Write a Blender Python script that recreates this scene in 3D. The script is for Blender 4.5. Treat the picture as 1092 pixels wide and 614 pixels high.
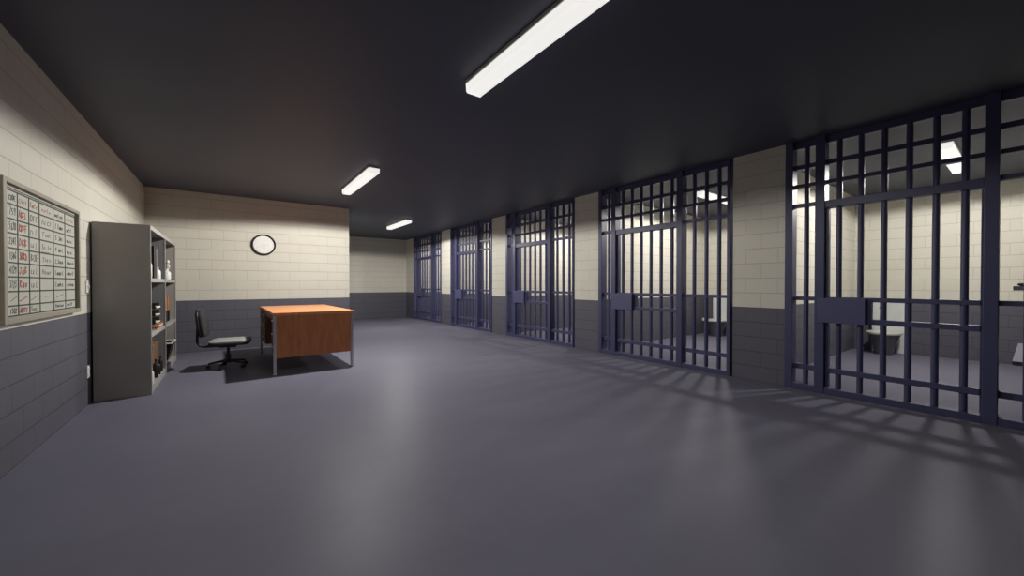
import bpy, bmesh, math, random
from mathutils import Vector, Matrix
random.seed(4)
S = bpy.context.scene
C = S.collection
for o in list(bpy.data.objects): bpy.data.objects.remove(o)
# ------------------------------------------------------------ camera, world, exposure
cd = bpy.data.cameras.new('camera'); cam = bpy.data.objects.new('camera', cd); C.objects.link(cam)
cd.sensor_fit = 'HORIZONTAL'; cd.sensor_width = 36.0; cd.lens = 36.0 * 410.2 / 1092.0
cd.clip_start = 0.02
YAW, PIT = math.radians(36.2), math.atan(4 / 410.2)
cam.location = (0, 0, 1.2); cam.rotation_euler = (math.pi/2 - PIT, 0, -YAW)
S.camera = cam
w = bpy.data.worlds.new('world'); S.world = w; w.use_nodes = True
w.node_tree.nodes['Background'].inputs[0].default_value = (0.35, 0.35, 0.42, 1)
w.node_tree.nodes['Background'].inputs[1].default_value = 0.02
S.view_settings.view_transform = 'Standard'; S.view_settings.look = 'None'
S.view_settings.gamma = 1.0; S.view_settings.exposure = 0.0; S.view_settings.use_curve_mapping = False
HALL_W = {'near': 72.0, 'mid': 350.0, 'far': 200.0}      # lamp powers in watts
CELL_W = 225.0
H = 2.83          # ceiling height
XL, XF = -1.15, 5.25   # left wall, front of the cell row
XB = 9.45         # back of the cells
YB, YE = 8.8, 13.8     # wall with the clock, far end of the hall
YR = -3.6         # wall behind the camera
PER = 2.83        # one cell to the next

# ------------------------------------------------------------ materials
def newmat(name):
    m = bpy.data.materials.new(name); m.use_nodes = True
    return m, m.node_tree, m.node_tree.nodes['Principled BSDF']
def N(nt, t, **k):
    n = nt.nodes.new(t)
    for a, b in k.items(): setattr(n, a, b)
    return n
def math_(nt, op, a, b=None, c=None):
    n = N(nt, 'ShaderNodeMath', operation=op)
    for i, v in enumerate((a, b, c)):
        if v is None: continue
        if isinstance(v, (int, float)): n.inputs[i].default_value = v
        else: nt.links.new(v, n.inputs[i])
    return n.outputs[0]
def mixc(nt, fac, a, b):
    n = N(nt, 'ShaderNodeMix', data_type='RGBA')
    for s, v in ((n.inputs[0], fac), (n.inputs[6], a), (n.inputs[7], b)):
        if isinstance(v, (int, float)): s.default_value = v
        elif isinstance(v, tuple): s.default_value = (*v, 1)
        else: nt.links.new(v, s)
    return n.outputs[2]
def plain(name, col, rough=.5, metal=0.0, var=.12, scale=14, bump=0.0, spec=.5, coords='Object'):
    m, nt, p = newmat(name)
    tc = N(nt, 'ShaderNodeTexCoord'); nz = N(nt, 'ShaderNodeTexNoise')
    nz.inputs['Scale'].default_value = scale; nz.inputs['Detail'].default_value = 4
    nt.links.new(tc.outputs[coords], nz.inputs['Vector'])
    a = tuple(c*(1-var) for c in col); b = tuple(min(1, c*(1+var)) for c in col)
    nt.links.new(mixc(nt, nz.outputs[0], a, b), p.inputs['Base Color'])
    p.inputs['Roughness'].default_value = rough; p.inputs['Metallic'].default_value = metal
    p.inputs['Specular IOR Level'].default_value = spec
    if bump:
        bp = N(nt, 'ShaderNodeBump'); bp.inputs['Strength'].default_value = bump; bp.inputs['Distance'].default_value = .004
        nt.links.new(nz.outputs[0], bp.inputs['Height']); nt.links.new(bp.outputs[0], p.inputs['Normal'])
    return m
def glow(name, col, s):
    m, nt, p = newmat(name)
    p.inputs['Base Color'].default_value = (.8, .8, .78, 1)
    p.inputs['Emission Color'].default_value = (*col, 1); p.inputs['Emission Strength'].default_value = s
    return m
def block_wall():
    m, nt, p = newmat('painted_block')
    g = N(nt, 'ShaderNodeNewGeometry'); sp = N(nt, 'ShaderNodeSeparateXYZ'); sn = N(nt, 'ShaderNodeSeparateXYZ')
    nt.links.new(g.outputs['Position'], sp.inputs[0]); nt.links.new(g.outputs['True Normal'], sn.inputs[0])
    k = math_(nt, 'GREATER_THAN', math_(nt, 'ABSOLUTE', sn.outputs[0]), .5)
    u = math_(nt, 'ADD', math_(nt, 'MULTIPLY', k, sp.outputs[1]), math_(nt, 'MULTIPLY', math_(nt, 'SUBTRACT', 1.0, k), sp.outputs[0]))
    cv = N(nt, 'ShaderNodeCombineXYZ'); nt.links.new(math_(nt, 'ADD', u, 40.0), cv.inputs[0]); nt.links.new(math_(nt, 'ADD', sp.outputs[2], 0.182*2), cv.inputs[1])
    br = N(nt, 'ShaderNodeTexBrick'); br.offset = .5; br.squash = 1
    nt.links.new(cv.outputs[0], br.inputs['Vector'])
    for kx, v in (('Scale', 1), ('Mortar Size', .0045), ('Mortar Smooth', .35), ('Bias', 0), ('Brick Width', .35), ('Row Height', .182)):
        br.inputs[kx].default_value = v
    br.inputs['Color1'].default_value = (.40, .40, .40, 1); br.inputs['Color2'].default_value = (.60, .60, .60, 1); br.inputs['Mortar'].default_value = (.5, .5, .5, 1)
    nz = N(nt, 'ShaderNodeTexNoise'); nz.inputs['Scale'].default_value = 2.2; nz.inputs['Detail'].default_value = 6; nt.links.new(g.outputs['Position'], nz.inputs['Vector'])
    nf = N(nt, 'ShaderNodeTexNoise'); nf.inputs['Scale'].default_value = 45; nf.inputs['Detail'].default_value = 5; nt.links.new(g.outputs['Position'], nf.inputs['Vector'])
    bw = N(nt, 'ShaderNodeRGBToBW'); nt.links.new(br.outputs['Color'], bw.inputs[0])
    v = math_(nt, 'ADD', math_(nt, 'MULTIPLY', bw.outputs[0], .5), math_(nt, 'MULTIPLY', nz.outputs[0], .5))
    cream = mixc(nt, v, (.57, .55, .48), (.69, .665, .59)); grey = mixc(nt, v, (.092, .090, .114), (.122, .120, .148))
    fz = math_(nt, 'ABSOLUTE', math_(nt, 'SUBTRACT', math_(nt, 'FRACT', math_(nt, 'DIVIDE', sp.outputs[2], .182)), .5))
    hl = math_(nt, 'GREATER_THAN', fz, .5 - .022)
    jf = math_(nt, 'ADD', math_(nt, 'MULTIPLY', br.outputs['Fac'], .45), math_(nt, 'MULTIPLY', hl, .4))
    cream = mixc(nt, math_(nt, 'MULTIPLY', jf, .68), cream, (.33, .27, .21))
    grey = mixc(nt, math_(nt, 'MULTIPLY', jf, .75), grey, (.03, .03, .04))
    top = math_(nt, 'GREATER_THAN', sp.outputs[2], .912)
    nt.links.new(mixc(nt, top, grey, cream), p.inputs['Base Color'])
    p.inputs['Roughness'].default_value = .55; p.inputs['Specular IOR Level'].default_value = .3
    bp = N(nt, 'ShaderNodeBump'); bp.inputs['Strength'].default_value = .5; bp.inputs['Distance'].default_value = .006
    hh = math_(nt, 'SUBTRACT', math_(nt, 'MULTIPLY', nf.outputs[0], .35), jf)
    nt.links.new(hh, bp.inputs['Height']); nt.links.new(bp.outputs[0], p.inputs['Normal'])
    return m
def floor_mat():
    m, nt, p = newmat('painted_concrete_floor')
    g = N(nt, 'ShaderNodeNewGeometry')
    a = N(nt, 'ShaderNodeTexNoise'); a.inputs['Scale'].default_value = .9; a.inputs['Detail'].default_value = 8; a.inputs['Roughness'].default_value = .62
    b = N(nt, 'ShaderNodeTexNoise'); b.inputs['Scale'].default_value = 9; b.inputs['Detail'].default_value = 6
    for x in (a, b): nt.links.new(g.outputs['Position'], x.inputs['Vector'])
    v = math_(nt, 'ADD', math_(nt, 'MULTIPLY', a.outputs[0], .7), math_(nt, 'MULTIPLY', b.outputs[0], .3))
    r = N(nt, 'ShaderNodeMapRange'); r.inputs[1].default_value = .35; r.inputs[2].default_value = .65; nt.links.new(v, r.inputs[0])
    nt.links.new(mixc(nt, r.outputs[0], (.146, .142, .190), (.162, .158, .208)), p.inputs['Base Color'])
    rr = N(nt, 'ShaderNodeMapRange'); rr.inputs[3].default_value = .41; rr.inputs[4].default_value = .43; nt.links.new(b.outputs[0], rr.inputs[0])
    nt.links.new(rr.outputs[0], p.inputs['Roughness']); p.inputs['Specular IOR Level'].default_value = .03
    return m
def wood(name, c1, c2, rough=.42):
    m, nt, p = newmat(name)
    tc = N(nt, 'ShaderNodeTexCoord'); mp = N(nt, 'ShaderNodeMapping'); mp.inputs['Scale'].default_value = (9, 9, 1.2)
    nt.links.new(tc.outputs['Object'], mp.inputs[0])
    nz = N(nt, 'ShaderNodeTexNoise'); nz.inputs['Scale'].default_value = 3.0; nz.inputs['Detail'].default_value = 8; nt.links.new(mp.outputs[0], nz.inputs['Vector'])
    r = N(nt, 'ShaderNodeMapRange'); r.inputs[1].default_value = .3; r.inputs[2].default_value = .7; nt.links.new(nz.outputs[0], r.inputs[0])
    nt.links.new(mixc(nt, r.outputs[0], c1, c2), p.inputs['Base Color']); p.inputs['Roughness'].default_value = rough
    return m
M = {}
M['block'] = block_wall(); M['floor'] = floor_mat()
M['ceiling'] = plain('dark_ceiling_paint', (.080, .087, .115), .55, var=.06, scale=1.5, spec=.3)
M['gate'] = plain('blue_violet_gate_paint', (.060, .062, .138), .44, var=.10, scale=5, spec=.4)
M['gate_plate'] = plain('blue_violet_plate_paint', (.072, .077, .170), .40, var=.06, scale=5)
M['cabinet'] = plain('gunmetal_paint', (.29, .27, .25), .5, var=.10, scale=3)
M['cab_edge'] = plain('light_grey_shelf_edge', (.36, .355, .345), .5, var=.12, scale=12)
M['cab_in'] = plain('grey_cabinet_lining', (.20, .20, .205), .55, var=.1, scale=6)
M['desk_top'] = wood('lit_orange_desk_top', (.55, .20, .065), (.68, .27, .09), .4)  # same wood as the panels, lightened: lamplight on the top put into the colour
M['desk_panel'] = wood('brown_desk_panel', (.33, .115, .045), (.46, .165, .062), .42)
M['desk_dark'] = wood('dark_desk_drawer', (.16, .07, .03), (.22, .10, .045), .5)
M['chrome'] = plain('brushed_steel', (.55, .55, .56), .32, .85, var=.05, scale=30)
M['steel'] = plain('stainless_steel', (.20, .20, .21), .38, .8, var=.1, scale=12)
M['rim'] = plain('pale_steel_rim', (.62, .62, .58), .4, .2, var=.06, scale=12)
M['black'] = plain('black_plastic', (.012, .012, .014), .45, var=.2)
M['blackfab'] = plain('black_fabric', (.02, .02, .022), .85, var=.25, scale=80, bump=.2)
M['seat'] = plain('grey_seat_fabric', (.30, .30, .30), .75, var=.15, scale=60, bump=.2)
M['white'] = plain('white_plastic', (.78, .78, .76), .4, var=.03)
M['paper'] = plain('paper_white', (.72, .72, .68), .7, var=.04)
M['orange'] = plain('orange_card', (.42, .16, .05), .6, var=.15)
M['brown'] = plain('brown_cardboard', (.17, .09, .045), .75, var=.2)
M['frame'] = plain('beige_board_frame', (.33, .30, .235), .5, var=.12, scale=8)
M['board'] = plain('off_white_board', (.52, .53, .465), .4, var=.05, scale=3)
M['ink'] = plain('black_marker', (.02, .02, .02), .6, var=.1)
M['inkgrey'] = plain('faded_marker', (.13, .13, .14), .6, var=.1)
M['red'] = plain('red_marker', (.42, .035, .03), .6, var=.1)
M['redpale'] = plain('pale_red_marker', (.55, .20, .17), .6, var=.1)
M['clock_face'] = plain('clock_face_white', (.78, .78, .77), .4, var=.02)
M['clock_mark'] = plain('pale_grey_print', (.56, .56, .56), .5, var=.02)
M['panel'] = plain('pale_panel_enamel', (.66, .68, .68), .4, var=.05, scale=4)
M['mattress'] = plain('cream_mattress', (.70, .67, .60), .8, var=.06, scale=10, bump=.2)
M['dark_mat'] = plain('dark_brown_blanket', (.05, .042, .036), .85, var=.2)
M['bunk'] = plain('grey_blue_bunk_steel', (.13, .135, .175), .45, var=.1)
M['housing'] = plain('lamp_housing', (.45, .44, .42), .5, var=.05)
M['diffuser'] = glow('lamp_diffuser', (1.0, .985, .95), 0.80)

# ------------------------------------------------------------ helpers
class MB:
    def __init__(s): s.bm = bmesh.new()
    def box(s, x0, x1, y0, y1, z0, z1, bev=0.0, mat=None):
        r = bmesh.ops.create_cube(s.bm, size=1.0); vs = r['verts']
        bmesh.ops.scale(s.bm, vec=(abs(x1-x0), abs(y1-y0), abs(z1-z0)), verts=vs)
        bmesh.ops.translate(s.bm, vec=((x0+x1)/2, (y0+y1)/2, (z0+z1)/2), verts=vs)
        if mat is not None: bmesh.ops.transform(s.bm, matrix=mat, verts=vs)
        if bev:
            es = list({e for v in vs for e in v.link_edges})
            bmesh.ops.bevel(s.bm, geom=es, offset=bev, segments=2, affect='EDGES', profile=.5)
        return s
    def prism(s, pts, a, b, axis='y'):           # closed outline extruded along an axis
        def P(p, t):
            return {'y': (p[0], t, p[1]), 'x': (t, p[0], p[1]), 'z': (p[0], p[1], t)}[axis]
        A = [s.bm.verts.new(P(p, a)) for p in pts]; B = [s.bm.verts.new(P(p, b)) for p in pts]
        n = len(pts); s.bm.faces.new(A); s.bm.faces.new(B[::-1])
        for i in range(n): s.bm.faces.new((A[i], B[i], B[(i+1) % n], A[(i+1) % n]))
        return s
    def tube(s, pts, r, n=12, cap=True):
        pts = [Vector(p) for p in pts]; rings = []
        rr = r if isinstance(r, (list, tuple)) else [r]*len(pts)
        prev = None
        for i, p in enumerate(pts):
            d = (pts[min(i+1, len(pts)-1)] - pts[max(i-1, 0)]).normalized()
            if prev is None:
                a = Vector((0, 0, 1)) if abs(d.z) < .9 else Vector((1, 0, 0))
                e = d.cross(a).normalized()
            else:
                e = (prev - d*prev.dot(d)).normalized()
            prev = e; g = d.cross(e)
            rings.append([s.bm.verts.new(p + (e*math.cos(2*math.pi*k/n) + g*math.sin(2*math.pi*k/n))*rr[i]) for k in range(n)])
        for a, b in zip(rings, rings[1:]):
            for k in range(n): s.bm.faces.new((a[k], a[(k+1) % n], b[(k+1) % n], b[k]))
        if cap: s.bm.faces.new(rings[0][::-1]); s.bm.faces.new(rings[-1])
        return s
    def lathe(s, prof, c=(0, 0, 0), n=24, sx=1, sy=1, axis='z', close=True):
        rings = []
        for r, z in prof:
            ring = []
            for k in range(n):
                a = 2*math.pi*k/n; x, y = r*sx*math.cos(a), r*sy*math.sin(a)
                v = {'z': (x, y, z), 'y': (x, z, y), 'x': (z, x, y)}[axis]
                ring.append(s.bm.verts.new(Vector(c) + Vector(v)))
            rings.append(ring)
        for a, b in zip(rings, rings[1:]):
            for k in range(n): s.bm.faces.new((a[k], a[(k+1) % n], b[(k+1) % n], b[k]))
        if close:
            s.bm.faces.new(rings[0][::-1]); s.bm.faces.new(rings[-1])
        return s
    def build(s, name, m, parent=None, smooth=False, loc=None):
        bmesh.ops.recalc_face_normals(s.bm, faces=s.bm.faces[:])
        me = bpy.data.meshes.new(name); s.bm.to_mesh(me); s.bm.free()
        me.materials.append(m)
        if smooth:
            for f in me.polygons: f.use_smooth = True
            me.set_sharp_from_angle(angle=math.radians(38))
        o = bpy.data.objects.new(name, me); C.objects.link(o)
        if parent: o.parent = parent
        if loc: o.location = loc
        return o
def tag(o, label=None, cat=None, group=None, kind=None):
    if label: o['label'] = label
    if cat: o['category'] = cat
    if group: o['group'] = group
    if kind: o['kind'] = kind
    return o
def thing(name, label, cat, loc=(0, 0, 0), rz=0, group=None):
    o = bpy.data.objects.new(name, None); C.objects.link(o); o.location = loc; o.rotation_euler = (0, 0, rz)
    o.empty_display_size = .1
    return tag(o, label, cat, group)
def struct(name, mb, m): return tag(mb.build(name, m), kind='structure')
def copy_tree(o, parent=None):
    c = o.copy(); C.objects.link(c)
    if parent: c.parent = parent
    for ch in list(o.children): copy_tree(ch, c)
    return c

# ------------------------------------------------------------ room shell
T = .15
struct('floor', MB().box(XL-T, XB+T, YR-T, YE+T, -.12, 0), M['floor'])
struct('ceiling', MB().box(XL-T, XB+T, YR-T, YE+T, H, H+.12), M['ceiling'])
struct('wall_left', MB().box(XL-T, XL, YR, YB, 0, H), M['block'])
struct('wall_back', MB().box(XL-T, 2.075, YB, YE, 0, H), M['block'])
struct('wall_far', MB().box(2.075, XF+.2, YE, YE+T, 0, H), M['block'])
struct('wall_rear', MB().box(XL-T, XB+T, YR-T, YR, 0, H), M['block'])
struct('wall_cell_back', MB().box(XB, XB+T, YR, YE+T, 0, H), M['block'])
PT = .20
pill = [(-1.08, -.47), (1.75, 2.33), (4.58, 5.17), (7.41, 8.01), (10.24, 10.85), (13.07, YE)]
for y0, y1 in pill:
    struct('wall_pillar', MB().box(XF, XF+PT, y0, y1, 0, H), M['block'])
struct('wall_right', MB().box(XF, XF+PT, YR, -1.08, 0, H), M['block'])
for yp in (-.82, 2.03, 4.86, 7.69, 10.52, 13.35):
    struct('wall_partition', MB().box(XF+PT, XB, yp, yp+.08, 0, H), M['block'])

# ------------------------------------------------------------ ceiling lamps
def lamp(name, label, x, y, L, watts, rz=0, col=(1.0, .965, .90), soft=.04, group='ceiling lamps of the hall'):
    t = thing(name, label, 'ceiling lamp', (x, y, H), rz, group)
    MB().box(-.078, .078, -L/2-.012, L/2+.012, -.028, 0, bev=.004).build('housing', M['housing'], t)
    b = MB().prism([(-.07, -.028), (.07, -.028), (.068, -.086), (.060, -.098), (-.060, -.098), (-.068, -.086)], -L/2, L/2)
    b.build('diffuser', M['diffuser'], t)
    for s in (-1, 1):
        MB().prism([(-.073, -.027), (.073, -.027), (.070, -.088), (.061, -.100), (-.061, -.100), (-.070, -.088)], s*L/2, s*(L/2+.01)).build('end_cap', M['diffuser'], t)
    ld = bpy.data.lights.new('lamp_light', 'SPOT'); ld.spot_size = math.radians(170.5 if soft < .05 else 174); ld.spot_blend = .10
    ld.energy = watts; ld.color = col; ld.shadow_soft_size = soft
    lo = bpy.data.objects.new('lamp_light', ld); C.objects.link(lo); lo.parent = t; lo.location = (0, 0, -.13)
    return t
lamp('ceiling_lamp', 'long white strip lamp on the dark ceiling at the top edge, nearest and largest', 1.60, 1.94, 1.52, HALL_W['near'])
lamp('ceiling_lamp', 'white strip lamp on the ceiling above the orange wooden desk', 1.61, 6.20, 1.55, HALL_W['mid'])
lamp('ceiling_lamp', 'white strip lamp on the hall ceiling at the far end, the most distant one', 3.60, 10.0, 1.45, HALL_W['far'])
cl = ['strip lamp on the ceiling inside the nearest cell at the right edge', 'strip lamp on the ceiling inside the second cell, left of the widest near pillar',
      'strip lamp on the ceiling inside the third cell from the right', 'strip lamp on the ceiling inside the second farthest cell', 'strip lamp on the ceiling inside the farthest cell']
for k in range(5):
    lamp('cell_lamp', cl[k], 7.33, .645 + PER*k, 1.55, CELL_W, rz=math.pi/2, soft=.10, group='ceiling lamps inside the cells')

# ------------------------------------------------------------ cell gates
def bar(parent, y, z0, z1, x=.055, r=.026):
    return MB().tube([(x, y, z0), (x, y, z1)], r, 10).build('bar', M['gate'], parent, smooth=True)
def make_gate():
    t = thing('cell_gate', 'x', 'cell gate')
    D0, D1 = -.015, .125
    # local y runs from 0 (left jamb) to -2.22
    for a, b, nm in ((0, -.075, 'jamb'), (-2.178, -2.22, 'jamb'), (-.285, -.372, 'post'), (-1.472, -1.556, 'post')):
        MB().box(D0, D1, b, a, 0.0, H-.001, bev=.004).build(nm, M['gate'], t)
    segs = ((-.075, -.285), (-.372, -1.472), (-1.556, -2.178))
    def rail(z0, z1, ss, x0=.035, x1=.115, nm='rail'):
        for a, b in ss: MB().box(x0, x1, b, a, z0, z1, bev=.003).build(nm, M['gate'], t)
    rail(H-.08, H-.001, segs, nm='top_rail')
    rail(2.515, 2.565, segs); rail(2.305, 2.345, segs)
    rail(2.085, 2.125, (segs[0], segs[2])); rail(2.035, 2.115, (segs[1],), .0, .115, nm='header')
    rail(1.016, 1.060, (segs[0], segs[2])); rail(.228, .285, (segs[0], segs[2]))
    rail(0.0, .065, segs, -.01, .12, nm='floor_track')
    for y in (-.19, -1.708, -1.879, -2.05):
        bar(t, y, .06, H-.07)
    ys = [-.482 - .1763*i for i in range(6)]
    for y in ys: bar(t, y, 2.10, H-.07)
    d = MB()
    d.box(.03, .10, -.398, -.376, .075, 2.03, bev=.003); d.box(.03, .09, -1.47, -1.456, .075, 2.03, bev=.002)
    d.box(.02, .10, -1.457, -.397, 1.016, 1.060, bev=.003); d.box(.02, .10, -1.457, -.397, .786, .838, bev=.003)
    d.box(.02, .10, -1.457, -.397, .228, .285, bev=.003)
    dd = d.build('door', M['gate'], t)
    for y in ys: bar(dd, y, .065, 2.036, x=.055)
    MB().box(-.028, -.0152, -.712, -.315, .782, 1.05, bev=.002).box(-.015, .0195, -.712, -.3722, .782, 1.05).build('lock_plate', M['gate_plate'], dd)
    MB().box(.025, .085, -.752, -.70, .838, 1.016, bev=.003).build('lock_bolt', M['gate'], dd)
    return t
gl = ['nearest barred cell gate at the right edge, with a toilet and bunk visible behind it',
      'barred cell gate between the two widest block pillars, second from the right',
      'barred cell gate in the middle of the row, third from the right edge',
      'barred cell gate second from the far end of the row',
      'farthest barred cell gate, beside the dim recess wall']
g0 = make_gate()
for k in range(5):
    g = g0 if k == 0 else copy_tree(g0)
    g.location = (XF, 1.75 + PER*k, 0); tag(g, gl[k], 'cell gate', 'barred cell gates in a row')

# ------------------------------------------------------------ desk
dk = thing('desk', 'orange-brown wooden office desk with steel legs standing below the wall clock', 'desk', (.93, 6.9, 0), math.radians(1.2))
hx, hy = .485, .96
MB().box(-hx-.02, hx+.02, -hy-.02, hy+.02, .782, .822, bev=.004).build('desk_top', M['desk_top'], dk)
for sx in (-1, 1):
    for sy in (-1, 1):
        MB().box(sx*hx-.017, sx*hx+.017, sy*hy-.017, sy*hy+.017, .012, .782, bev=.003).box(sx*hx-.02, sx*hx+.02, sy*hy-.02, sy*hy+.02, 0, .014, bev=.004).build('leg', M['chrome'], dk)
for sy in (-1, 1):
    MB().box(-hx+.018, hx-.018, sy*hy-.010, sy*hy+.010, .222, .781).build('end_panel', M['desk_panel'], dk)
MB().box(hx-.012, hx+.008, -hy+.018, hy-.018, .222, .781).build('modesty_panel', M['desk_panel'], dk)
for y0, y1 in ((-hy+.02, -hy+.48), (hy-.48, hy-.02)):
    p = MB().box(-hx+.03, hx-.014, y0, y1, .23, .78, bev=.003).build('drawer_pedestal', M['desk_dark'], dk)
    for i in range(3):
        z0 = .24 + .18*i
        dr = MB().box(-hx+.012, -hx+.031, y0+.012, y1-.012, z0, z0+.168, bev=.003).build('drawer', M['desk_dark'], dk)
        ym = (y0+y1)/2
        MB().tube([(-hx+.014, ym-.06, z0+.10), (-hx-.006, ym-.055, z0+.10), (-hx-.006, ym+.055, z0+.10), (-hx+.014, ym+.06, z0+.10)], .006, 8).build('handle', M['chrome'], dr, smooth=True)
MB().box(-hx+.016, -hx+.03, -hy+.48, hy-.48, .70, .78).build('apron', M['desk_dark'], dk)

# ------------------------------------------------------------ office chair
ch = thing('office_chair', 'black office chair with light grey seat standing left of the wooden desk', 'chair', (-.03, 6.92, 0), math.radians(-8))
def pad(hxp, hyp, th, r, nseg=8, z=0, dome=.012):
    b = MB(); pts = []
    for cx, cy, a0 in ((hxp-r, hyp-r, 0), (-hxp+r, hyp-r, 90), (-hxp+r, -hyp+r, 180), (hxp-r, -hyp+r, 270)):
        for i in range(nseg+1):
            a = math.radians(a0 + 90*i/nseg); pts.append((cx+r*math.cos(a), cy+r*math.sin(a)))
    rings = []
    for s, zz in ((.96, 0), (1, th*.25), (1, th*.7), (.965, th*.95), (.85, th+dome*.5), (.4, th+dome)):
        rings.append([b.bm.verts.new((x*s, y*s, z+zz)) for x, y in pts])
    n = len(pts)
    for A, B in zip(rings, rings[1:]):
        for k in range(n): b.bm.faces.new((A[k], A[(k+1) % n], B[(k+1) % n], B[k]))
    b.bm.faces.new(rings[0][::-1]); b.bm.faces.new(rings[-1])
    return b
se = pad(.235, .24, .035, .09).build('seat', M['seat'], ch, smooth=True, loc=(.03, 0, .368))
pad(.238, .243, .03, .09, dome=-.002).build('seat_shell', M['black'], ch, smooth=True, loc=(.03, 0, .340))
bk = pad(.195, .195, .04, .12).build('backrest', M['blackfab'], ch, smooth=True); bk.rotation_euler = (0, math.radians(84), 0); bk.location = (-.30, 0, .655)
bs = pad(.20, .20, .035, .125).build('backrest_shell', M['black'], ch, smooth=True); bs.rotation_euler = (0, math.radians(-96), 0); bs.location = (-.295, 0, .655)
sp = []
for i in range(9):
    a = i/8*math.pi/2; sp.append((-.27 - .085*math.sin(a), 0, .315 + .085*(1-math.cos(a))))
MB().tube([(.0, 0, .315)] + sp + [(-.352, 0, .56), (-.335, 0, .66)], .016, 10).build('back_post', M['black'], ch, smooth=True)
MB().box(-.10, .10, -.08, .08, .295, .342, bev=.008).build('seat_plate', M['black'], ch)
MB().tube([(0, 0, .09), (0, 0, .20)], .030, 16).tube([(0, 0, .20), (0, 0, .30)], .018, 16).build('gas_column', M['black'], ch, smooth=True)
MB().lathe([(.045, .07), (.05, .10), (.035, .125)], n=16).build('base_hub', M['black'], ch, smooth=True)
for i in range(5):
    a = math.radians(72*i + 38); c, s = math.cos(a), math.sin(a)
    lg = MB().tube([(c*.03, s*.03, .10), (c*.23, s*.23, .068)], [.02, .013], 8).build('base_leg', M['black'], ch, smooth=True)
    MB().tube([(c*.23 - s*.022, s*.23 + c*.022, .025), (c*.23 + s*.022, s*.23 - c*.022, .025)], .0245, 14).tube([(c*.23, s*.23, .03), (c*.23, s*.23, .07)], .008, 8).build('caster', M['black'], lg, smooth=True)

# ------------------------------------------------------------ open shelf cabinet
cb = thing('shelf_cabinet', 'tall dark grey steel shelf cabinet open at the front, against the left wall', 'shelf', (XL+.015, 5.67, 0))
cd_, cw, chh = .435, 2.34, 1.84
MB().box(0, cd_-.004, 0, .02, 0, chh, bev=.003).build('side_panel', M['cabinet'], cb)
MB().box(0, cd_-.004, cw-.02, cw, 0, chh, bev=.003).build('side_panel', M['cabinet'], cb)
MB().box(0, .015, .02, cw-.02, .0, chh-.02).build('back_panel', M['cab_in'], cb)
MB().box(0, cd_-.004, .02, cw-.02, chh-.03, chh, bev=.003).build('top_panel', M['cabinet'], cb)
for z in (1.222, .612):
    MB().box(.015, cd_-.002, .02, cw-.02, z, z+.045, bev=.003).build('shelf', M['cab_edge'], cb)
MB().box(.015, cd_-.002, .02, cw-.02, 0, .085, bev=.003).build('base_plate', M['cab_edge'], cb)
for z0, z1 in ((.085, .612), (.657, 1.222), (1.267, chh-.03)):
    MB().box(.015, cd_-.004, cw/2-.01, cw/2+.01, z0, z1).build('divider', M['cab_in'], cb)
fr = MB().box(cd_-.004, cd_+.006, 0, .025, 0, chh).box(cd_-.004, cd_+.006, cw-.025, cw, 0, chh).box(cd_-.004, cd_+.006, .025, cw-.025, chh-.045, chh)
fr.box(cd_-.004, cd_+.006, cw/2-.012, cw/2+.012, 0, chh-.045)
fr.build('front_edge', M['cab_edge'], cb)
X0 = XL + .015 + .435       # shelf front
S0, S1, S2 = .0852, .6572, 1.2672
def binder(x, y, z, h, th, m, label, d=.24, lean=0, cat='binder', group='binders on the shelves', name='binder'):
    t = thing(name, label, cat, (x, y, z), 0, group)
    b = MB().box(-d, 0, -th/2, -th/2+.004, 0, h).box(-d, 0, th/2-.004, th/2, 0, h).box(-.004, 0, -th/2, th/2, 0, h)
    b.build('cover', m, t); MB().box(-d+.01, -.006, -th/2+.006, th/2-.006, .006, h-.008).build('pages', M['paper'], t)
    return t
def bottle(x, y, z, r, h, m, capm, label, name='bottle', cat='bottle', group=None):
    t = thing(name, label, cat, (x, y, z), 0, group)
    MB().lathe([(r*.92, 0), (r, .006), (r, h*.62), (r*.75, h*.74), (r*.36, h*.82), (r*.34, h*.9)], n=18).build('body', m, t, smooth=True)
    MB().lathe([(r*.42, h*.88), (r*.42, h), (r*.3, h*1.01)], n=14).build('cap', capm, t, smooth=True)
    return t
# top left bay
binder(X0-.03, 6.24, S2, .39, .10, M['black'], 'tall black binder standing on the top shelf near the front side panel', group=None)
binder(X0-.03, 6.40, S2, .37, .08, M['cab_in'], 'tall grey binder beside the black one on the top shelf', group=None)
bottle(X0-.05, 6.60, S2, .035, .15, M['white'], M['white'], 'small white bottle standing in front of the grey binder, top shelf')
bottle(X0-.035, 5.80, S2, .035, .24, M['white'], M['white'], 'taller white bottle at the near end of the top shelf')
# top right bay: a small desk fan shape and a bottle
bottle(X0-.05, 7.52, S2, .045, .16, M['white'], M['paper'], 'white squat bottle on the top shelf, farther bay')
t = thing('trophy', 'pale figure trophy on a stand at the far end of the top shelf', 'trophy', (X0-.06, 7.72, S2))
MB().lathe([(.05, 0), (.05, .02), (.018, .03), (.014, .12), (.03, .14)], n=18).build('stand', M['black'], t, smooth=True)
MB().lathe([(.012, .14), (.022, .17), (.03, .21), (.014, .235), (.022, .255), (.024, .275), (.012, .295)], n=18).build('figure', M['rim'], t, smooth=True)
MB().box(-.10, -.001, -.05, .05, .0, .04).build('plinth', M['white'], t)
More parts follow.
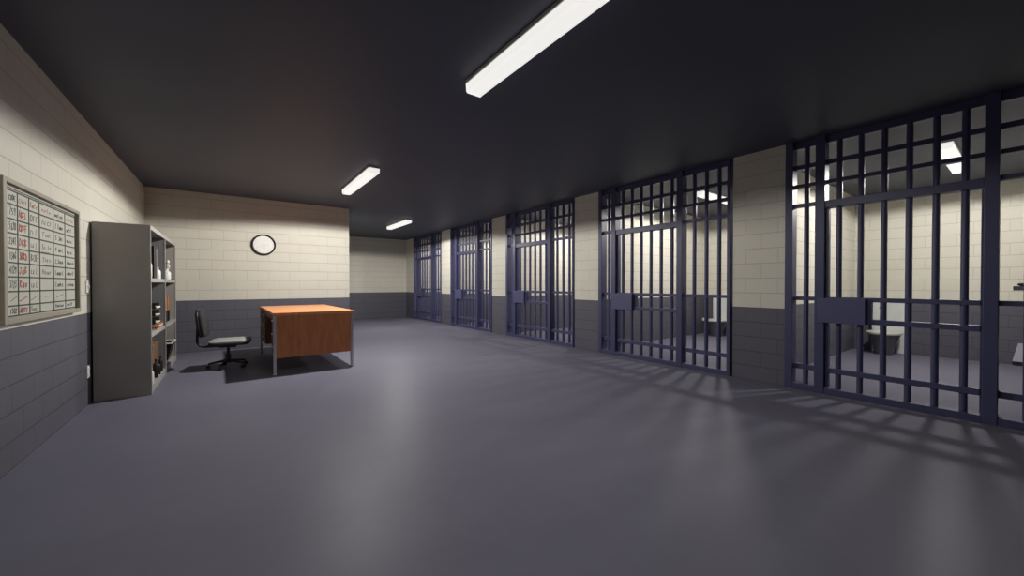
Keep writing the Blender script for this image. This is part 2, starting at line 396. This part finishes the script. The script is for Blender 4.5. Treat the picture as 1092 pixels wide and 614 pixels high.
# middle left bay: letter trays with paper
for i in range(3):
    t = thing('letter_tray', ['bottom black letter tray on the middle shelf', 'middle black letter tray of the stack on the middle shelf', 'topmost black letter tray of the stack, holding white paper'][i], 'tray', (X0-.03, 6.42, S1+.072+.088*i), 0, 'letter trays in a stack')
    b = MB().box(-.32, 0, -.16, .16, 0, .004).box(-.32, 0, -.16, -.156, 0, .06).box(-.32, 0, .156, .16, 0, .06).box(-.32, -.316, -.156, .156, 0, .06)
    for sx in (-.31, -.012):
        for sy in (-.158, .158): b.box(sx-.004, sx+.004, sy-.004, sy+.004, -.027 if i else -.012, 0)
    b.build('tray', M['black'], t)
    MB().box(-.30, .012, -.14, .14, .005, .014 + .008*(i == 2)).build('paper_stack', M['paper'], t)
for i in range(4):
    yy = 6.42 + .02*i
    fo = MB().box(-.30, 0, -.20 + .01*i, .19, 0, .014, bev=.002).build('folder', [M['orange'], M['brown'], M['paper'], M['orange']][i], loc=(X0-.012+.004*i, yy, S1+.0145*i))
    tag(fo, ['orange folder lying flat at the bottom of the pile on the middle shelf', 'brown folder second from the bottom of the pile on the middle shelf', 'white folder third in the pile on the middle shelf', 'orange folder lying on top of the pile under the letter trays'][i], 'folder', 'folders piled on the middle shelf')
# middle right bay : orange-backed files over black stands
for i, y in enumerate((7.42, 7.66)):
    t = thing('magazine_file', ['black file holder with orange card files, nearer of the two on the middle shelf', 'black file holder with orange card files, farther of the two on the middle shelf'][i], 'file holder', (X0-.04, y, S1), 0, 'file holders on the middle shelf')
    MB().box(-.25, 0, -.055, -.05, 0, .15).box(-.25, 0, .05, .055, 0, .15).box(-.25, 0, -.05, .05, 0, .005).box(-.005, 0, -.05, .05, .005, .16).build('holder', M['black'], t)
    b = MB()
    for j in range(3): b.box(-.24, -.008, -.046 + .031*j, -.017 + .031*j, .006, .37 - .012*j, bev=.003)
    b.build('card_files', M['orange'], t)
# bottom left bay
t = thing('cardboard_box', 'brown cardboard box on the bottom shelf behind black bottles', 'box', (X0-.06, 6.52, S0))
MB().box(-.30, 0, -.24, .24, 0, .33, bev=.004).build('carton', M['brown'], t)
MB().box(-.305, .004, -.244, .244, .33, .38, bev=.004).build('lid', M['brown'], t)
for i, (y, h) in enumerate(((6.22, .22), (6.42, .16), (6.62, .20))):
    bottle(X0-.028, y, S0, .024, h, M['black'], M['black'], ['tall black bottle nearest on the bottom shelf', 'short black bottle in the middle of three on the bottom shelf', 'black bottle farthest of three on the bottom shelf'][i], group='black bottles on the bottom shelf')
bottle(X0-.03, 5.92, S0, .024, .17, M['white'], M['white'], 'small white bottle at the near end of the bottom shelf')
# bottom right bay: waste bin
t = thing('waste_bin', 'black tapered waste bin with a white rim on the bottom shelf', 'bin', (X0-.145, 7.60, S0))
def taper(b, x0, y0, x1, y1, z0, z1):
    A = [b.bm.verts.new((sx*x0, sy*y0, z0)) for sx, sy in ((-1, -1), (1, -1), (1, 1), (-1, 1))]
    B = [b.bm.verts.new((sx*x1, sy*y1, z1)) for sx, sy in ((-1, -1), (1, -1), (1, 1), (-1, 1))]
    for i in range(4): b.bm.faces.new((A[i], A[(i+1) % 4], B[(i+1) % 4], B[i]))
    return A, B
b = MB(); A, B = taper(b, .10, .14, .155, .22, 0, .26); b.bm.faces.new(A[::-1])
A2, B2 = taper(b, .095, .135, .148, .212, .005, .26); b.bm.faces.new(A2)
b.build('body', M['black'], t)
MB().box(-.165, .165, -.23, -.215, .255, .272).box(-.165, .165, .215, .23, .255, .272).box(.15, .165, -.215, .215, .255, .272).box(-.165, -.15, -.215, .215, .255, .272).build('rim', M['white'], t)
bottle(X0-.15, 7.60, S0+.006, .05, .36, M['black'], M['black'], 'dark bottle standing upright inside the waste bin')

# ------------------------------------------------------------ wall clock
ck = thing('wall_clock', 'round white wall clock with a black rim on the block wall', 'clock', (.52, YB, 1.957), 0)
MB().lathe([(.197, 0), (.197, -.045), (.185, -.052), (.170, -.045), (.168, -.025), (.168, 0)], n=56, axis='y', close=False).build('rim', M['black'], ck, smooth=True)
MB().lathe([(.169, -.002), (.169, -.026)], n=56, axis='y').build('face', M['clock_face'], ck)
b = MB()
for k in range(12):
    a = math.radians(30*k)
    b.box(-.003, .003, -.0275, -.0262, .135, .152 if k % 3 else .158, mat=Matrix.Rotation(a, 4, 'Y'))
b.box(-.03, .03, -.0275, -.0262, -.052, -.046); b.box(-.02, .02, -.0275, -.0262, -.068, -.063)
b.build('dial_marks', M['clock_mark'], ck)
MB().box(-.0035, .0035, -.031, -.029, -.02, .085, mat=Matrix.Rotation(math.radians(98), 4, 'Y')).build('hour_hand', M['clock_mark'], ck)
MB().box(-.0025, .0025, -.034, -.032, -.02, .125, mat=Matrix.Rotation(math.radians(-118), 4, 'Y')).build('minute_hand', M['clock_mark'], ck)

# ------------------------------------------------------------ switch and outlet on the left wall
t = thing('light_switch', 'white light switch on the cream block wall beside the shelf cabinet', 'switch', (XL, 5.55, 1.175))
MB().box(0, .012, -.036, .036, -.06, .06, bev=.003).build('plate', M['white'], t)
MB().box(.012, .022, -.008, .008, -.018, .018, bev=.002).build('toggle', M['white'], t)
t = thing('wall_outlet', 'white power outlet on the grey lower wall beside the shelf cabinet', 'outlet', (XL, 5.55, .333))
MB().box(0, .012, -.036, .036, -.06, .06, bev=.003).build('plate', M['white'], t)
for z in (-.026, .026):
    MB().box(.012, .015, -.017, .017, z-.018, z+.018, bev=.001).build('socket', M['paper'], t)

# ------------------------------------------------------------ schedule whiteboard with handwriting
GLY = {
 '0': [[(.1,.2),(.1,.8),(.5,1),(.9,.8),(.9,.2),(.5,0),(.1,.2)]], '1': [[(.3,.8),(.55,1),(.5,0)]],
 '2': [[(.1,.8),(.5,1),(.85,.75),(.1,0),(.95,.05)]], '3': [[(.1,.95),(.8,.95),(.4,.55),(.9,.3),(.5,0),(.1,.1)]],
 '4': [[(.65,0),(.65,1),(.1,.35),(.95,.35)]], '5': [[(.9,1),(.2,1),(.15,.55),(.8,.5),(.8,.1),(.1,0)]],
 '6': [[(.8,1),(.2,.5),(.15,.1),(.7,0),(.85,.35),(.2,.45)]], '7': [[(.1,1),(.9,1),(.35,0)]],
 '8': [[(.5,.5),(.1,.8),(.5,1),(.85,.8),(.1,.2),(.5,0),(.9,.2),(.5,.5)]], '9': [[(.85,.9),(.3,1),(.15,.6),(.8,.6),(.85,.95),(.7,0)]],
 'A': [[(.05,0),(.45,1),(.9,0)],[(.2,.4),(.75,.4)]], 'B': [[(.1,0),(.1,1),(.75,.85),(.15,.52),(.85,.25),(.1,0)]], 'C': [[(.9,.85),(.4,1),(.1,.5),(.4,0),(.9,.15)]],
 'D': [[(.1,0),(.1,1),(.85,.65),(.8,.25),(.1,0)]], 'E': [[(.9,1),(.1,1),(.1,0),(.9,0)],[(.1,.5),(.7,.5)]], 'F': [[(.9,1),(.1,1),(.1,0)],[(.1,.5),(.7,.5)]],
 'H': [[(.1,0),(.1,1)],[(.85,0),(.85,1)],[(.1,.5),(.85,.5)]], 'L': [[(.15,1),(.1,0),(.85,0)]], 'N': [[(.1,0),(.1,1),(.85,0),(.85,1)]], 'O': [[(.1,.2),(.1,.8),(.5,1),(.9,.8),(.9,.2),(.5,0),(.1,.2)]],
 'R': [[(.1,0),(.1,1),(.85,.8),(.1,.5),(.9,0)]], 'S': [[(.85,.9),(.4,1),(.15,.7),(.8,.35),(.5,0),(.1,.1)]], 'T': [[(.05,1),(.95,1)],[(.5,1),(.5,0)]],
 'm': [[(.05,0),(.1,.6),(.35,.55),(.4,0),(.45,.6),(.75,.55),(.85,0)]], 'o': [[(.2,.1),(.15,.5),(.6,.6),(.8,.3),(.5,0),(.2,.1)]], 'n': [[(.1,0),(.15,.6),(.7,.55),(.8,0)]],
 'u': [[(.1,.6),(.15,.05),(.6,.05),(.8,.6),(.85,0)]], 'e': [[(.15,.3),(.8,.35),(.6,.6),(.15,.4),(.3,0),(.85,.1)]], 'r': [[(.15,.6),(.2,0),(.25,.45),(.75,.6)]], 't': [[(.4,1),(.4,0),(.7,.05)],[(.1,.65),(.8,.65)]],
 'l': [[(.3,1),(.3,.05),(.6,0)]], 'w': [[(.05,.6),(.25,0),(.45,.5),(.65,0),(.9,.6)]], 'a': [[(.8,.55),(.3,.6),(.1,.2),(.5,0),(.8,.5),(.85,0)]], 'd': [[(.75,.4),(.2,.5),(.2,.05),(.7,.1),(.75,1),(.85,0)]],
 '/': [[(.0,.1),(1,.75)]], '-': [[(.1,.45),(.9,.55)]], '_': [[(0,.0),(1,.05)]], ' ': [],
}
BY0, BY1, BZ0, BZ1 = 3.70, 5.17, .950, 1.862     # outer frame
bo = thing('whiteboard', 'framed whiteboard with a handwritten black and red schedule grid on the left wall', 'whiteboard', (XL, 0, 0))
def R_(y0, y1, z0, z1, x0=0, x1=.045): return MB().box(x0, x1, y0, y1, z0, z1, bev=.004)
f = MB()
f.box(0, .045, BY0, BY0+.045, BZ0, BZ1, bev=.004).box(0, .045, BY1-.03, BY1, BZ0, BZ1, bev=.004)
f.box(0, .045, BY0+.045, BY1-.03, BZ1-.03, BZ1, bev=.004).box(0, .045, BY0+.045, BY1-.03, BZ0, BZ0+.035, bev=.004)
f.build('frame', M['frame'], bo)
MB().box(0, .020, BY0+.04, BY1-.025, BZ0+.03, BZ1-.025).build('board_panel', M['board'], bo)
gy0, gy1 = BY0+.05, BY1-.04
# column edges (measured) and row edges
cols = [gy0, 3.97, 4.147, 4.328, 4.602, 4.866, gy1]
rows = [1.800, 1.713, 1.619, 1.527, 1.432, 1.339, 1.247, 1.153, 1.060, .995]
g_ = MB(); xs0, xs1 = .0201, .0225
for z in rows: g_.box(xs0, xs1, gy0, gy1, z-.0045, z+.0045)
g_.box(xs0, xs1, gy0, gy1, rows[0]+.010, rows[0]+.016)
for y in cols[1:-1]: g_.box(xs0, xs1, y-.004, y+.004, rows[-1], rows[0])
g_.box(xs0, xs1, gy1-.012, gy1, rows[-1]-.01, rows[0]+.01)
g_.build('grid_lines', M['ink'], bo)
def write(mb, s, y0, y1, z0, z1, th=.0035):
    n = max(1, len(s)); cw_ = (y1-y0)/n
    for i, chx in enumerate(s):
        dy, dz = random.uniform(-.06, .06)*cw_, random.uniform(-.08, .08)*(z1-z0)
        sc = random.uniform(.88, 1.08)
        for st in GLY.get(chx, []):
            P = [(y0 + i*cw_ + dy + (p[0]*.8+.08)*cw_ + .12*p[1]*cw_, z0 + dz + p[1]*(z1-z0)*sc) for p in st]
            for a, c in zip(P, P[1:]):
                L = math.hypot(c[0]-a[0], c[1]-a[1])
                if L < 1e-5: continue
                ny, nz_ = -(c[1]-a[1])/L*th/2, (c[0]-a[0])/L*th/2
                ey, ez = (c[0]-a[0])/L*th/2, (c[1]-a[1])/L*th/2
                vs = [mb.bm.verts.new((x, y, z)) for x in (.0202, .0212) for y, z in ((a[0]-ey+ny, a[1]-ez+nz_), (a[0]-ey-ny, a[1]-ez-nz_), (c[0]+ey-ny, c[1]+ez-nz_), (c[0]+ey+ny, c[1]+ez+nz_))]
                mb.bm.faces.new(vs[4:]); mb.bm.faces.new(vs[:4][::-1])
                for k in range(4): mb.bm.faces.new((vs[k], vs[(k+1) % 4], vs[4+(k+1) % 4], vs[4+k]))
TXT = [
 ['CODE', ('p', 'Out'), ('p', 'Rmte'), ('p', 'nete'), 'mation', ('p', 'note')],
 ['759', ('r', 'ABEL'), 'OFF', ('g', 'NO'), '1 tame', 'wtts'],
 ['5320', ('r', 'RBFF'), ('g', 'nl'), ('g', 'Tun'), '5 3ml', 'wous'],
 ['2341', ('r', 'DBB'), ('g', 'ul'), ('g', 'Tn le'), '4 mel', 'wous'],
 ['1346', ('r', '3BRD'), 'BOE', ('g', 'Tun'), 'L3mm', 'dmau'],
 ['4129', ('r', 'JAB'), ('g', 'ul'), ('g', 'Hour'), 'Lmmel', 'dmet'],
 [('g', '3123'), ('r', 'Rao'), ('g', 'ul'), '', 'Lmme', 'aoam'],
 [('g', '/'), ('r', '/'), ('g', '/'), ('p', '-'), ('g', '/'), ''],
 ['1502', ('r', 'AROT'), ('g', 'Sne3'), '', 'Rualan', 'wotts'],
]
inks = {'k': MB(), 'g': MB(), 'r': MB(), 'p': MB()}
GLY['j'] = GLY['J'] = [[(.3,1),(.9,1)],[(.6,1),(.6,.2),(.3,0),(.05,.2)]]
GLY['i'] = [[(.4,.6),(.4,0)]]
for r_i, row in enumerate(TXT):
    for c_i, s in enumerate(row):
        k = 'k'
        if isinstance(s, tuple): k, s = s
        if not s: continue
        y0, y1, z1, z0 = cols[c_i] if c_i else 3.80, cols[c_i+1], rows[r_i], rows[r_i+1]
        hgt = z1-z0; wd = y1-y0
        big = c_i < 3
        a, c = ((.10, .86) if k != 'r' else (.10, .80)) if big else (.14, .82)
        if c_i >= 3 and k != 'r': m0, m1 = .32, .68
        else: m0, m1 = (.26, .74) if r_i else (.32, .70)
        write(inks[k], s, y0 + wd*a + (.03 if c_i == 0 else 0), y0 + wd*c, z0 + hgt*m0, z0 + hgt*m1, .006 if k == 'r' else .0038)
write(inks['g'], '_', cols[3]+.03, cols[4]-.05, rows[4]+.008, rows[4]+.02, .004)
inks['k'].build('black_writing', M['ink'], bo); inks['g'].build('faded_writing', M['inkgrey'], bo)
inks['r'].build('red_writing', M['red'], bo); inks['p'].build('pale_red_writing', M['redpale'], bo)

# ------------------------------------------------------------ cell furniture
def make_toilet():
    t = thing('prison_toilet', 'x', 'toilet')
    # local origin: floor at the back wall, centre of the unit; -x points into the cell
    MB().box(-.13, 0, -.215, .215, 0, .90, bev=.01).build('back_cabinet', M['panel'], t)
    n = 28; sx, sy = 1.15, 1.0
    c = (-.37, .01, 0)
    MB().lathe([(.115, 0), (.12, .03), (.135, .12), (.165, .22), (.195, .31), (.21, .345)], c, n, sx, sy).build('bowl', M['steel'], t, smooth=True)
    b = MB().lathe([(.212, .345), (.228, .352), (.230, .378), (.220, .388), (.150, .388), (.140, .375), (.11, .350), (.02, .346)], c, n, sx, sy, close=False)
    b.build('rim', M['rim'], t, smooth=True)
    MB().box(-.20, -.12, -.12, .12, .05, .34, bev=.01).build('wall_coupling', M['steel'], t)
    MB().lathe([(.018, -.133), (.018, -.128)], (0, .10, .78), 16, axis='x').build('flush_button', M['steel'], t)
    return t
t0 = make_toilet(); t0.location = (XB, 1.545, 0); tag(t0, 'steel prison toilet with pale back cabinet inside the nearest cell', 'toilet', 'cell toilets')
t1 = copy_tree(t0); t1.location = (XB, 1.545 + PER, 0); tag(t1, 'steel prison toilet with pale back cabinet inside the second cell from the right', 'toilet', 'cell toilets')
t = thing('toilet_roll', 'white toilet paper roll on the dark back wall of the second cell', 'toilet roll', (XB, 4.84, .33))
MB().tube([(0, .06, 0), (-.06, .06, 0), (-.06, -.06, 0)], .006, 8).build('holder', M['steel'], t)
MB().tube([(-.06, -.05, 0), (-.06, .05, 0)], .045, 20).build('paper_roll', M['paper'], t, smooth=True)
# bunks on the right partition of the nearest cell
BX0, BX1, BYa, BYb = 6.12, 8.05, .14, -.738
t = thing('lower_bunk', 'grey steel lower bunk slab inside the nearest cell at the right edge', 'bunk', (7.08, -.30, 0))
MB().box(BX0-7.08, BX1-7.08, BYb+.30, BYa+.30, .415, .455, bev=.004).build('slab', M['bunk'], t)
MB().box(-.16, .72, -.40, .355, 0, .415, bev=.004).build('pedestal', M['black'], t)
t = thing('mattress', 'cream mattress lying on the lower bunk in the nearest cell', 'mattress', (7.085, -.322, .4555))
pad(.945, .40, .028, .02, 4, dome=.003).build('mattress_pad', M['mattress'], t, smooth=True)
t = thing('upper_bunk', 'dark steel upper bunk slab on the wall of the nearest cell at the right edge', 'bunk', (7.08, -.30, 1.14))
MB().box(BX0-7.08, BX1-7.08, BYb+.30, BYa+.30, 0, .042, bev=.004).build('slab', M['bunk'], t)
for x in (-.8, .8): MB().prism([(-.435, 0), (.2, 0), (-.435, -.25)], x-.015, x+.015, axis='x').build('bracket', M['bunk'], t)
t = thing('blanket', 'dark folded blanket lying on the upper bunk in the nearest cell', 'blanket', (7.06, -.29, 1.1825))
pad(.92, .405, .032, .02, 4, dome=.004).build('blanket_pad', M['dark_mat'], t, smooth=True)
